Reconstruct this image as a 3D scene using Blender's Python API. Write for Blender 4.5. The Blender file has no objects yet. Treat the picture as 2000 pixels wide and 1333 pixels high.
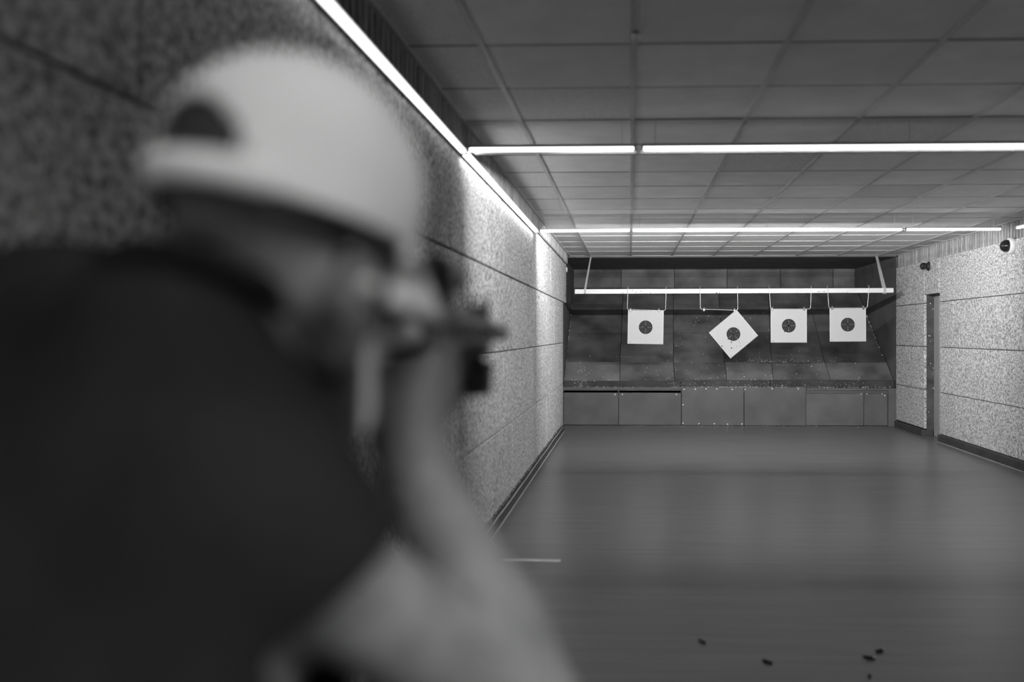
import bpy, bmesh, math, random
import numpy as np
import openvdb
from mathutils import Vector, Matrix

SC = bpy.context.scene
COL = SC.collection
RND = random.Random(7)

# ------------------------------------------------------------------ camera
F, PPX, PPY, CH, YAW = 1660.0, 1175.0, 652.0, 1.42, math.radians(1.9)
cam_d = bpy.data.cameras.new('camera')
cam = bpy.data.objects.new('camera', cam_d)
COL.objects.link(cam)
cam.location = (0, 0, CH)
cam.rotation_euler = (math.pi / 2, 0, YAW)
cam_d.sensor_width = 36
cam_d.lens = F * 36 / 2000
cam_d.shift_x = (1000 - PPX) / 2000
cam_d.shift_y = (PPY - 666.5) / 2000
cam_d.clip_start = 0.05
cam_d.dof.use_dof = True
cam_d.dof.focus_distance = 12.6
cam_d.dof.aperture_fstop = 1.25
SC.camera = cam

# ------------------------------------------------------------------ world, exposure
w = bpy.data.worlds.new('world')
SC.world = w
w.use_nodes = True
w.node_tree.nodes['Background'].inputs[0].default_value = (0.004, 0.004, 0.004, 1)
SC.view_settings.view_transform = 'Standard'
SC.view_settings.look = 'None'
SC.view_settings.gamma = 1
SC.view_settings.use_curve_mapping = False
SC.view_settings.exposure = 0.0
# glow strengths of the visible strips, the added rear glow and an added lamp
L_SIDE, L_CROSS, L_FAR, L_FAR_REAR, L_NEAR = 2.6, 3.4, 9.0, 1700.0, 330.0


def P(px, py, Y):
    """photo pixel at room depth Y -> point in the room"""
    k = (px - PPX) / F
    c, s = math.cos(YAW), math.sin(YAW)
    X = Y * (k * c - s) / (c + k * s)
    d = -X * s + Y * c
    return Vector((X, Y, CH + (PPY - py) / F * d))


# ------------------------------------------------------------------ materials
def nodes_of(name):
    m = bpy.data.materials.new(name)
    m.use_nodes = True
    nt = m.node_tree
    return m, nt, nt.nodes['Principled BSDF']


def grey(v):
    return (v, v, v, 1)


def mat(name, v, rough=0.6, metal=0.0, var=0.0, scale=8.0, stretch=(1, 1, 1), detail=6, bump=0.0,
        bump_scale=None, dist=0.0, rand=0.0, spec=0.5, contrast=(0.3, 0.7)):
    """procedural grey material: noise between v-var and v+var, bump, random tone per object"""
    m, nt, b = nodes_of(name)
    b.inputs['Roughness'].default_value = rough
    b.inputs['Metallic'].default_value = metal
    b.inputs['Specular IOR Level'].default_value = spec
    tc = nt.nodes.new('ShaderNodeTexCoord')
    mp = nt.nodes.new('ShaderNodeMapping')
    mp.inputs['Scale'].default_value = stretch
    oi = nt.nodes.new('ShaderNodeObjectInfo')
    if rand > 0:
        off = nt.nodes.new('ShaderNodeVectorMath'); off.operation = 'SCALE'
        off.inputs[0].default_value = (37.0, 91.0, 53.0)
        nt.links.new(oi.outputs['Random'], off.inputs['Scale'])
        ad = nt.nodes.new('ShaderNodeVectorMath'); ad.operation = 'ADD'
        nt.links.new(tc.outputs['Object'], ad.inputs[0])
        nt.links.new(off.outputs[0], ad.inputs[1])
        nt.links.new(ad.outputs[0], mp.inputs['Vector'])
    else:
        nt.links.new(tc.outputs['Object'], mp.inputs['Vector'])
    n = nt.nodes.new('ShaderNodeTexNoise')
    n.inputs['Scale'].default_value = scale
    n.inputs['Detail'].default_value = detail
    n.inputs['Distortion'].default_value = dist
    nt.links.new(mp.outputs[0], n.inputs['Vector'])
    r = nt.nodes.new('ShaderNodeValToRGB')
    r.color_ramp.elements[0].position = contrast[0]
    r.color_ramp.elements[1].position = contrast[1]
    r.color_ramp.elements[0].color = grey(max(v - var, 0.0))
    r.color_ramp.elements[1].color = grey(min(v + var, 1.0))
    nt.links.new(n.outputs['Fac'], r.inputs['Fac'])
    out = r.outputs['Color']
    if rand > 0:
        mr = nt.nodes.new('ShaderNodeMapRange')
        mr.inputs['To Min'].default_value = 1 - rand
        mr.inputs['To Max'].default_value = 1 + rand
        nt.links.new(oi.outputs['Random'], mr.inputs['Value'])
        mul = nt.nodes.new('ShaderNodeVectorMath'); mul.operation = 'SCALE'
        nt.links.new(out, mul.inputs[0]); nt.links.new(mr.outputs[0], mul.inputs['Scale'])
        out = mul.outputs[0]
    nt.links.new(out, b.inputs['Base Color'])
    if bump > 0:
        bp = nt.nodes.new('ShaderNodeBump')
        bp.inputs['Strength'].default_value = bump
        bp.inputs['Distance'].default_value = 0.004
        if bump_scale:
            n2 = nt.nodes.new('ShaderNodeTexNoise')
            n2.inputs['Scale'].default_value = bump_scale
            n2.inputs['Detail'].default_value = 4
            nt.links.new(mp.outputs[0], n2.inputs['Vector'])
            nt.links.new(n2.outputs['Fac'], bp.inputs['Height'])
        else:
            nt.links.new(n.outputs['Fac'], bp.inputs['Height'])
        nt.links.new(bp.outputs[0], b.inputs['Normal'])
    return m


def glow(name, strength):
    m = bpy.data.materials.new(name)
    m.use_nodes = True
    nt = m.node_tree
    nt.nodes.remove(nt.nodes['Principled BSDF'])
    e = nt.nodes.new('ShaderNodeEmission')
    e.inputs['Strength'].default_value = strength
    nt.links.new(e.outputs[0], nt.nodes['Material Output'].inputs[0])
    return m


M = {}
M['woodwool'] = mat('woodwool', 0.47, 0.9, var=0.30, scale=48, detail=5, dist=0.7, bump=0.8, rand=0.07, spec=0.15, contrast=(0.36, 0.64))
M['backing'] = mat('wall_backing', 0.03, 0.9, var=0.01)
M['tile'] = mat('ceiling_tile', 0.84, 0.85, var=0.05, scale=5, bump=0.12, bump_scale=120, rand=0.05, spec=0.2)
M['tile_rough'] = mat('ceiling_tile_fissured', 0.72, 0.9, var=0.13, scale=70, detail=4, dist=1.2, bump=0.7, rand=0.05, spec=0.1)
M['grid'] = mat('ceiling_grid', 0.5, 0.5, var=0.05, scale=6, stretch=(4, 1, 1))
M['grid_cross'] = mat('shaded_cross_tee', 0.16, 0.6, var=0.05, scale=6, stretch=(4, 1, 1))  # shade of the tile joints put into a dark tee colour
M['slat'] = mat('slat_wood', 0.34, 0.6, var=0.12, scale=9, stretch=(5, 5, 0.6), dist=1.5, rand=0.22)
M['rubber'] = mat('rubber_mat', 0.13, 0.65, var=0.065, scale=2.2, detail=9, bump=0.35, bump_scale=60, rand=0.22, spec=0.3)
M['rubber_dark'] = mat('rubber_darker', 0.05, 0.7, var=0.02, scale=4, detail=8, bump=0.3, bump_scale=60, rand=0.15, spec=0.3)  # darker rubber tone for the lip mats
M['rubber_plain'] = mat('rubber_sheet', 0.115, 0.7, var=0.02, scale=3, detail=8, bump=0.25, bump_scale=70, rand=0.12, spec=0.3)
M['floor'] = mat('linoleum', 0.13, 0.30, var=0.022, scale=3.0, stretch=(0.35, 6, 1), detail=9, bump=0.03, spec=0.4)
M['base'] = mat('baseboard_vinyl', 0.055, 0.45, var=0.015, scale=5)
M['chip'] = mat('chipped_board', 0.16, 0.9, var=0.14, scale=25, detail=5, bump=0.8, contrast=(0.42, 0.56))
M['alu'] = mat('brushed_aluminium', 0.45, 0.4, metal=0.9, var=0.05, scale=20, stretch=(1, 20, 20))
M['whitepaint'] = mat('white_painted_wood', 0.74, 0.5, var=0.06, scale=6, stretch=(0.6, 6, 6), detail=5)
M['strap'] = mat('strap_webbing', 0.42, 0.7, var=0.08, scale=60)
M['wire'] = mat('galvanised_wire', 0.55, 0.35, metal=0.6, var=0.1, scale=40)
M['clip'] = mat('clip_metal', 0.2, 0.35, metal=0.7, var=0.08, scale=60)
M['hole'] = mat('hole_black', 0.004, 0.95, var=0.002, spec=0.0)
M['ink'] = mat('print_dark', 0.05, 0.7, var=0.01)
M['inkfaint'] = mat('print_faint', 0.3, 0.7, var=0.02)
M['inkwhite'] = mat('print_white', 0.75, 0.7, var=0.01)
M['crumb'] = mat('pale_crumb', 0.8, 0.7, var=0.1, scale=30)
M['door'] = mat('door_wood', 0.30, 0.5, var=0.06, scale=6, stretch=(14, 14, 0.5), dist=1)
M['reveal'] = mat('dark_padding', 0.07, 0.6, var=0.03, scale=5, stretch=(1, 3, 2), bump=0.3)
M['tape'] = mat('white_tape', 0.62, 0.5, var=0.06, scale=12)
M['casing'] = mat('casing_metal', 0.10, 0.25, metal=0.9, var=0.04, scale=40)
M['casingtip'] = mat('casing_mouth', 0.6, 0.3, metal=0.8, var=0.05, scale=40)
M['plastic_w'] = mat('white_plastic', 0.72, 0.4, var=0.03)
M['dome'] = mat('smoked_dome', 0.015, 0.06, var=0.004, spec=0.8)
M['darkmetal'] = mat('dark_device', 0.03, 0.35, var=0.01)
M['skin'] = mat('skin', 0.145, 0.5, var=0.035, scale=22, bump=0.1, bump_scale=160, spec=0.35)
M['cap'] = mat('cap_cotton', 0.62, 0.85, var=0.04, scale=14, bump=0.15, bump_scale=400, spec=0.15)
M['shirt'] = mat('shirt_cotton', 0.011, 0.9, var=0.004, scale=10, bump=0.15, bump_scale=500, spec=0.15)
M['shirt_rib'] = mat('shirt_collar_rib', 0.008, 0.9, var=0.002, scale=60, spec=0.1)
M['trousers'] = mat('trouser_cloth', 0.035, 0.9, var=0.01, scale=14, spec=0.15)
M['shoe'] = mat('shoe_leather', 0.03, 0.5, var=0.01, scale=20)
M['sole'] = mat('shoe_sole', 0.3, 0.7, var=0.04, scale=20)
M['hair'] = mat('short_hair', 0.018, 0.6, var=0.012, scale=120, bump=0.5)
M['eyewhite'] = mat('eye_white', 0.7, 0.2, var=0.02)
M['iris'] = mat('eye_iris', 0.03, 0.2, var=0.01)
M['lip'] = mat('lip_skin', 0.16, 0.45, var=0.02)
M['lens'] = mat('tinted_lens', 0.02, 0.08, var=0.004, spec=0.7)
M['gun'] = mat('gun_black', 0.022, 0.38, var=0.008, scale=30, spec=0.5)
M['gunplate'] = mat('gun_grey_plate', 0.05, 0.35, var=0.02, scale=30, metal=0.3)
M['stock'] = mat('stock_pale', 0.45, 0.45, var=0.05, scale=8, stretch=(8, 1, 8))
M['muzzle'] = mat('muzzle_steel', 0.5, 0.35, metal=0.7, var=0.06, scale=30)
M['glow_side'] = glow('light_side_strip', L_SIDE)
M['glow_side_far'] = glow('light_side_strip_far', 15.0)
M['glow_cross'] = glow('light_cross_strip', L_CROSS)
M['glow_far'] = glow('light_far_strip', L_FAR)
M['glow_cross_rear'] = glow('light_cross_added_rear', 1150.0)
M['glow_far_rear'] = glow('light_far_added_rear', L_FAR_REAR)  # glow added at the back of the far strip
M['glow_near'] = glow('light_added_near', L_NEAR)  # glow of the lamp added behind the camera
M['glow_over'] = glow('light_added_over', 80.0)  # glow of the lamp added above the shooter


def target_material():
    m, nt, b = nodes_of('target_print')
    b.inputs['Roughness'].default_value = 0.75
    b.inputs['Specular IOR Level'].default_value = 0.2
    tc = nt.nodes.new('ShaderNodeTexCoord')
    sx = nt.nodes.new('ShaderNodeSeparateXYZ')
    nt.links.new(tc.outputs['Object'], sx.inputs[0])

    def mth(op, a, c=None):
        n = nt.nodes.new('ShaderNodeMath'); n.operation = op
        for i, v in enumerate((a, c)):
            if v is None:
                continue
            if isinstance(v, (int, float)):
                n.inputs[i].default_value = v
            else:
                nt.links.new(v, n.inputs[i])
        return n.outputs[0]
    r = mth('SQRT', mth('ADD', mth('POWER', sx.outputs['X'], 2.0), mth('POWER', sx.outputs['Z'], 2.0)))
    q = mth('DIVIDE', r, 0.025)
    line = mth('LESS_THAN', mth('ABSOLUTE', mth('SUBTRACT', q, mth('ROUND', q))), 0.05)
    line = mth('MULTIPLY', line, mth('LESS_THAN', r, 0.2515))
    black = mth('LESS_THAN', r, 0.1)

    def mix(f, c0, c1):
        n = nt.nodes.new('ShaderNodeMix'); n.data_type = 'RGBA'
        nt.links.new(f, n.inputs['Factor'])
        for k, c in (('A', c0), ('B', c1)):
            s = [i for i in n.inputs if i.name == k and i.type == 'RGBA'][0]
            if isinstance(c, tuple):
                s.default_value = c
            else:
                nt.links.new(c, s)
        return [o for o in n.outputs if o.type == 'RGBA'][0]
    paper = mix(line, grey(0.51), grey(0.40))
    ink = mix(line, grey(0.022), grey(0.16))
    nt.links.new(mix(black, paper, ink), b.inputs['Base Color'])
    return m


M['target'] = target_material()


# ------------------------------------------------------------------ mesh helpers
class MB:
    def __init__(self):
        self.v, self.f = [], []

    def add(self, verts, faces):
        o = len(self.v)
        self.v += [tuple(p) for p in verts]
        self.f += [tuple(i + o for i in f) for f in faces]
        return self

    def box(self, x0, x1, y0, y1, z0, z1):
        return self.add([(x0, y0, z0), (x1, y0, z0), (x1, y1, z0), (x0, y1, z0), (x0, y0, z1), (x1, y0, z1), (x1, y1, z1), (x0, y1, z1)],
                        [(3, 2, 1, 0), (4, 5, 6, 7), (0, 1, 5, 4), (1, 2, 6, 5), (2, 3, 7, 6), (3, 0, 4, 7)])

    def cbox(self, x0, x1, y0, y1, z0, z1, c=0.004):
        """box with chamfered edges"""
        bm = bmesh.new()
        t = MB().box(x0, x1, y0, y1, z0, z1)
        vs = [bm.verts.new(p) for p in t.v]
        for f in t.f:
            bm.faces.new([vs[i] for i in f])
        bmesh.ops.bevel(bm, geom=list(bm.edges), offset=c, segments=1, affect='EDGES')
        bm.verts.index_update()
        self.add([v.co[:] for v in bm.verts], [[v.index for v in f.verts] for f in bm.faces])
        bm.free()
        return self

    def hexa(self, p):
        """8 corners: bottom loop then top loop"""
        return self.add(p, [(3, 2, 1, 0), (4, 5, 6, 7), (0, 1, 5, 4), (1, 2, 6, 5), (2, 3, 7, 6), (3, 0, 4, 7)])

    def tube(self, pts, r, n=10, cap=True):
        pts = [Vector(p) for p in pts]
        rs = r if isinstance(r, (list, tuple)) else [r] * len(pts)
        rings = []
        ref = Vector((0, 0, 1))
        for i, p in enumerate(pts):
            t = (pts[min(i + 1, len(pts) - 1)] - pts[max(i - 1, 0)]).normalized()
            if abs(t.dot(ref)) > 0.95:
                ref = Vector((1, 0, 0)) if abs(t.x) < 0.9 else Vector((0, 1, 0))
            a = t.cross(ref).normalized()
            bb = a.cross(t)
            rings.append([p + (a * math.cos(2 * math.pi * k / n) + bb * math.sin(2 * math.pi * k / n)) * rs[i] for k in range(n)])
        vs = [q for rg in rings for q in rg]
        fs = []
        for i in range(len(pts) - 1):
            for k in range(n):
                fs.append((i * n + k, (i + 1) * n + k, (i + 1) * n + (k + 1) % n, i * n + (k + 1) % n))
        if cap:
            fs.append(tuple(range(n)))
            fs.append(tuple(reversed(range((len(pts) - 1) * n, len(pts) * n))))
        return self.add(vs, fs)

    def disc(self, c, nrm, r, n=10, th=0.001):
        nrm = Vector(nrm).normalized()
        return self.tube([Vector(c), Vector(c) + nrm * th], r, n)

    def ellipsoid(self, c, ax, R=None, nu=20, nv=12):
        R = R or Matrix.Identity(3)
        vs, fs = [], []
        for j in range(nv + 1):
            th = math.pi * j / nv
            for i in range(nu):
                ph = 2 * math.pi * i / nu
                q = Vector((ax[0] * math.sin(th) * math.cos(ph), ax[1] * math.sin(th) * math.sin(ph), ax[2] * math.cos(th)))
                vs.append(Vector(c) + R @ q)
        for j in range(nv):
            for i in range(nu):
                fs.append((j * nu + i, (j + 1) * nu + i, (j + 1) * nu + (i + 1) % nu, j * nu + (i + 1) % nu))
        return self.add(vs, fs)

    def mesh(self, name, material, smooth=False):
        me = bpy.data.meshes.new(name)
        me.from_pydata(self.v, [], self.f)
        me.materials.append(material)
        bm = bmesh.new(); bm.from_mesh(me)
        bmesh.ops.recalc_face_normals(bm, faces=bm.faces)
        bm.to_mesh(me); bm.free()
        if smooth:
            me.shade_smooth()
        return me

    def build(self, name, material, parent=None, smooth=False):
        return link(name, self.mesh(name, material, smooth), parent)


def link(name, me, parent=None, loc=None, rot=None):
    o = bpy.data.objects.new(name, me)
    COL.objects.link(o)
    if parent:
        o.parent = parent
    if loc is not None:
        o.location = loc
    if rot is not None:
        o.rotation_euler = rot
    return o


def tag(o, label=None, cat=None, group=None, kind=None):
    for k, v in (('label', label), ('category', cat), ('group', group), ('kind', kind)):
        if v:
            o[k] = v
    return o


def empty(name, loc, label=None, cat=None, group=None, kind=None, rot=(0, 0, 0)):
    o = bpy.data.objects.new(name, None)
    o.empty_display_size = 0.1
    COL.objects.link(o)
    o.location = loc
    o.rotation_euler = rot
    return tag(o, label, cat, group, kind)


# ------------------------------------------------------------------ room dimensions
XL, XR, YW = -1.03, 4.066, 13.13          # trap side, right panel face, front of the trap;
XW, YL = -.965, 12.3                       # left panel face and far end;
# faces of the side panels, front of the bullet trap
ZC, Y0, YT = 2.62, -2.6, 15.5             # ceiling, wall behind the camera, deep wall of the trap
Y1S, Y2S = 4.82, 8.63                     # the two cross strips

# ------------------------------------------------------------------ floor
fl = MB().box(XL - 0.1, XR + 0.4, Y0, YT + 0.2, -0.12, -0.006).build('floor', M['base'])
tag(fl, 'dark grey linoleum floor with a faint cross seam', kind='structure')
for a, b in ((Y0, 9.386), (9.389, YW + 0.1)):
    MB().box(XL - 0.08, XR + 0.3, a, b, -0.006, 0.0).build('floor_sheet', M['floor'], fl)

# ------------------------------------------------------------------ ceiling
ce = MB().box(XL - 0.1, XR + 0.3, Y0, YW + 0.02, ZC + 0.03, ZC + 0.13).build('ceiling', M['backing'])
tag(ce, 'suspended ceiling of grey square tiles in a metal grid', kind='structure')
cx = [-.945] + [0.016 + 0.632 * k for k in range(-1, 7)] + [4.10]
cy = [Y0, -2.15, -1.52, -0.89, -0.26, 0.37, 1.0, 1.63, 2.26, 2.90, 3.53, 4.15, 4.78, 5.41, 5.71, 6.33, 6.95, 7.58, 8.23, 8.95,
      9.72, 10.45, 11.12, 11.76, 12.40, YW - 0.012]
ROUGH = {(1, 11), (4, 12), (5, 16), (3, 14)}
tile_meshes = {}
for i in range(len(cx) - 1):
    for j in range(len(cy) - 1):
        rough = i == 0 or (i, j) in ROUGH or (i == len(cx) - 2 and j > 12)
        wx, wy = round(cx[i + 1] - cx[i], 3), round(cy[j + 1] - cy[j], 3)
        key = (wx, wy, rough)
        if key not in tile_meshes:
            tile_meshes[key] = MB().cbox(-wx / 2 + .004, wx / 2 - .004, -wy / 2 + .004, wy / 2 - .004, 0.0, 0.015, 0.003).mesh('ceiling_tile', M['tile_rough'] if rough else M['tile'])
        link('ceiling_tile', tile_meshes[key], ce, ((cx[i] + cx[i + 1]) / 2, (cy[j] + cy[j + 1]) / 2, ZC + 0.004 + RND.uniform(-.0012, .0015)),
             (RND.uniform(-.002, .002), RND.uniform(-.002, .002), 0))
for x in cx[1:-1]:
    MB().box(x - 0.0125, x + 0.0125, Y0, YW - .005, ZC - 0.004, ZC + 0.03).build('grid_runner', M['grid'], ce)
for y in cy[1:]:
    for i in range(len(cx) - 1):
        MB().box(cx[i] + 0.013, cx[i + 1] - 0.013, y - 0.009, y + 0.009, ZC + (.003 if y < 9.5 else -.001), ZC + 0.02).build('cross_tee', M['grid_cross' if y < 9.5 else 'grid'], ce)  # tees before the far strip carry the joint shade in their colour
MB().box(-.948, -.925, Y0, YW, ZC - 0.006, ZC + 0.012).build('wall_angle', M['grid'], ce)
MB().box(4.074, 4.10, Y0, YW, ZC - 0.006, ZC + 0.012).build('wall_angle', M['grid'], ce)
p = P(1242, 110, 3.42)
MB().cbox(p.x - .014, p.x + .014, 3.36, 3.44, ZC - .016, ZC - .004, .003).build('grid_clip', M['alu'], ce)
p = P(898, 226, 4.62)
MB().disc((p.x, 4.62, ZC - .001), (0, 0, 1), 0.009, 10, 0.004).build('tile_hole', M['hole'], ce)

# ------------------------------------------------------------------ left wall
wl = MB().box(XW - 0.3, XW - 0.045, Y0, YL, 0, ZC + 0.1).build('wall_left', M['backing'])
tag(wl, 'left wall clad in large pale wood-wool acoustic panels', kind='structure')
rows_l = [(0.130, 0.694), (0.702, 1.280), (1.288, 1.871), (1.883, 2.472)]
pan_meshes = {}


def wall_panel(parent, xface, side, ya, yb, za, zb, matname='woodwool'):
    key = (round(yb - ya, 3), round(zb - za, 3), side)
    if key not in pan_meshes:
        hy, hz = (yb - ya) / 2, (zb - za) / 2
        pan_meshes[key] = MB().cbox(-0.018, 0.018, -hy + .007, hy - .007, -hz, hz, 0.004).mesh('wall_panel', M[matname])
    return link('wall_panel', pan_meshes[key], parent,
                (xface - side * 0.018 + RND.uniform(-.0015, .0015), (ya + yb) / 2, (za + zb) / 2))


for r, (za, zb) in enumerate(rows_l):
    y = 4.545 + (0.478 if r in (0, 2) else 0.0)
    while y > Y0:
        y -= .965
    end = YL + (0.6 if r == 3 else 0.0)
    while y < end - 0.01:
        a, b = max(y, Y0), min(y + .965, end)
        if b - a > 0.05:
            wall_panel(wl, XW, 1, a, b, za, zb)
        y += .965
slat_l = MB().cbox(-.014, .014, -.017, .017, -.068, .068, .004).mesh('slat', M['slat'])
y = 0.2
while y < 12.85:
    link('slat', slat_l, wl, (-.952, y, 2.545), (0, 0, RND.uniform(-.05, .05)))
    y += 0.07
# baseboard left with a broken, toothed top edge
bl = MB().cbox(XW - .03, XW + .012, Y0, YL, 0.0, 0.092, .003).build('baseboard_left', M['base'])
tag(bl, 'dark vinyl baseboard along the left wall with a ragged top edge', kind='structure')
MB().box(XW - .04, XW - .014, Y0, YL, 0.08, 0.131).build('chipped_edge', M['chip'], bl)
tb = MB()
y = 4.3
while y < YL - .05:
    h = RND.uniform(.004, .016)
    tb.box(XW - .014, XW + .004 + RND.uniform(-.004, .004), y, y + RND.uniform(.025, .05), .122 - h, .131)
    y += RND.uniform(.055, .085)
tag(tb.build('broken_teeth', M['chip'], bl), kind='stuff')
y = 4.0
rim = []
while y < YL:
    rim.append((XW + .013, y, .088 + RND.uniform(-.004, .006)))
    y += 0.35
MB().tube(rim, .004, 6).build('edge_bead', M['grid'], bl)
MB().tube([(XW + .014, Y0, .003), (XW + .014, YL, .003)], .004, 6).build('floor_bead', M['grid'], bl)

# ------------------------------------------------------------------ right wall with the doorway
DY0, DY1, DZ = 11.30, 11.88, 1.958
wr = MB().box(XR + 0.15, XR + 0.3, Y0, YW + 0.02, 0, ZC + 0.1).box(XR + .036, XR + .15, Y0, DY0, 0, ZC + .1).box(
    XR + .036, XR + .15, DY1, YW + .02, 0, ZC + .1).box(XR + .036, XR + .15, DY0, DY1, DZ + .01, ZC + .1).build('wall_right', M['backing'])
tag(wr, 'right wall clad in pale wood-wool acoustic panels', kind='structure')
rows_r = [(0.105, 0.641), (0.649, 1.236), (1.244, 1.834), (1.842, 2.42)]
for r, (za, zb) in enumerate(rows_r):
    j0 = [8.75, 9.35, 8.85, 9.34][r]
    cuts = [j0 + 1.985 * k for k in range(-2, 4)]
    cuts = [c for c in cuts if 5 < c < YW - .4]
    if r == 3:
        segs = [4.0] + cuts + [YW]
        for a, b in zip(segs[:-1], segs[1:]):
            if a < DY1 and b > DY0:       # the piece above the doorway keeps its full height above the head
                if a < DY0:
                    wall_panel(wr, XR, -1, a, DY0, za, zb)
                wall_panel(wr, XR, -1, max(a, DY0), min(b, DY1), DZ, zb)
                if b > DY1:
                    wall_panel(wr, XR, -1, DY1, b, za, zb)
            else:
                wall_panel(wr, XR, -1, a, b, za, zb)
    else:
        segs = [4.0] + [c for c in cuts if c < DY0 - .1] + [DY0]
        for a, b in zip(segs[:-1], segs[1:]):
            wall_panel(wr, XR, -1, a, b, za, zb)
        wall_panel(wr, XR, -1, DY1, YW, za, zb)
slat_w = MB().cbox(-.016, .016, -.017, .017, -.095, .095, .004).mesh('slat', M['slat'])
y = 4.0
while y < YW - .03:
    link('slat', slat_w, wr, (4.10, y, 2.52), (0, 0, RND.uniform(-.06, .06)))
    y += 0.072
br = MB().cbox(XR - .035, XR + .02, 4.0, DY0 - .02, 0, 0.098, .003).build('baseboard_right', M['base'])
MB().cbox(XR - .03, XR + .02, DY1, YW, 0, 0.09, .003).build('baseboard_piece', M['base'], br)
MB().cbox(XR + .02, XR + .12, DY1 - .012, DY1 + .02, 0, 0.09, .003).build('baseboard_piece', M['base'], br)
tag(br, 'dark vinyl baseboard along the right wall', kind='structure')
MB().tube([(XR - .036, 4.0, .003), (XR - .036, DY0 - .02, .003)], .003, 6).build('floor_bead', M['grid'], br)
dr = empty('door_1', (XR + .14, (DY0 + DY1) / 2, 0), 'narrow recessed doorway in the right wall with a pale wooden door edge', kind='structure')
MB().cbox(-.106, -.0, .29 - .012, .29 + .002, .09, DZ, .002).build('reveal', M['reveal'], dr)
MB().cbox(-.106, -.0, -.292, -.28, .0, DZ, .002).build('reveal', M['reveal'], dr)
MB().cbox(-.106, -.0, -.28, .278, DZ - .012, DZ, .002).build('door_head', M['reveal'], dr)
MB().cbox(-.012, .008, -.28, .05, .004, DZ - .014, .003).build('door_leaf', M['door'], dr)
MB().cbox(-.024, .008, .052, .15, .004, DZ - .014, .003).build('door_jamb', M['door'], dr)
MB().cbox(-.014, .008, .152, .277, .004, DZ - .014, .003).build('door_jamb', M['door'], dr)
sc_m = MB()
for _ in range(16):
    z = RND.choice([RND.uniform(.2, 1.9), RND.uniform(.85, 1.2), .33, .66])
    x = RND.uniform(-.09, -.02)
    sc_m.box(x, x + RND.uniform(.004, .012), .276, .2785, z, z + RND.uniform(.004, .02))
tag(sc_m.build('scuff_mark', M['crumb'], dr), kind='stuff')

# wall behind the camera
wb = MB().box(XL - .2, XR + .3, Y0 - .15, Y0, 0, ZC + .1).build('wall_rear', M['woodwool'])
tag(wb, 'plain wall at the shooters\' end of the range', kind='structure')

# ------------------------------------------------------------------ light strips
def strip(loc, rot, length, glow_mat, label, group, rear=None, drop=.03, width=.03, hang=0, shield=False):
    """LED strip along local x; body above, glowing diffuser below"""
    t = empty('light_strip', loc, label, 'light', group, rot=rot)
    h = length / 2
    MB().cbox(-h, h, -width / 2 - .004, width / 2 + .006, .0097, drop * .5 + .0097, .002).build('housing', M['alu'], t)
    MB().cbox(-h + .012, h - .012, -width / 2, width / 2, -.0095, .0095, .004).build('diffuser', glow_mat, t)
    for s in (-1, 1):
        MB().cbox(s * h - .006 * (s > 0) * 2, s * h + .012 * (s < 0), -width / 2 - .001, width / 2 + .001, -.0105, .0097, .002).build('end_cap', M['alu'], t)
    if hang:
        for k in range(max(2, int(length / 1.2) + 1)):
            x = -h + .08 + (length - .16) * k / max(1, int(length / 1.2))
            MB().tube([(x, 0, drop * .5 + .009), (x, 0, hang)], .0016, 6).build('hanger', M['alu'], t)
    if shield:
        MB().cbox(-h, h, width / 2 + .0005, width / 2 + .003, -.0095, .0098, .0008).build('added_shield', M['alu'], t)  # plate added to keep the strip's glow off the wall
    if rear:
        # added rear glow brightens the target end; its lid, also added, keeps light low
        xa, xb, yy = -h + ((.5 if loc[1] < 6 else .36) if loc[0] < 0 else .012), h - (.65 if loc[0] > 3 else .012), width / 2
        MB().box(-h, h, yy + .0005, yy + .0012, -.0105, -.0002).build('added_shield', M['alu'], t)  # plate added to stop the rear glow leaking forward
        MB().add([(xa, yy + .0018, -.0098), (xb, yy + .0018, -.0098), (xb, yy + .0018, -.0008), (xa, yy + .0018, -.0008)], [(0, 1, 2, 3)]).build('added_rear_glow', rear, t)
        MB().cbox(-h, h, width / 2 - .002, width / 2 + (.11 if loc[1] < 6 else .040), .0, .0025, .0008).build('added_glow_lid', M['alu'], t)
    return t


GS = 'strips along the walls'
GC = 'strips across the ceiling'
ZS1, ZS2 = CH + 361 * Y1S / F, CH + 201 * Y2S / F
for a, b, lab in ((-.925, 0.035, 'short left piece of the nearer bright light strip crossing the ceiling'),
                  (0.065, 3.07, 'long piece of the nearer bright light strip crossing the ceiling'),
                  (3.10, 3.72, 'right end piece of the nearer bright light strip crossing the ceiling')):
    strip(((a + b) / 2, Y1S, ZS1), (0, 0, 0), b - a, M['glow_cross'], lab, GC, rear=M['glow_cross_rear'], hang=ZC - .004 - ZS1)
for a, b, lab in ((-.92, 0.006, 'short left piece of the farther light strip crossing the ceiling'),
                  (0.022, 2.74, 'long middle piece of the farther light strip crossing the ceiling'),
                  (2.765, 3.717, 'right end piece of the farther light strip, beside the ribbed wood')):
    strip(((a + b) / 2, Y2S, ZS2), (0, 0, 0), b - a, M['glow_far'], lab, GC, rear=M['glow_far_rear'], hang=ZC - .004 - ZS2)
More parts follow.
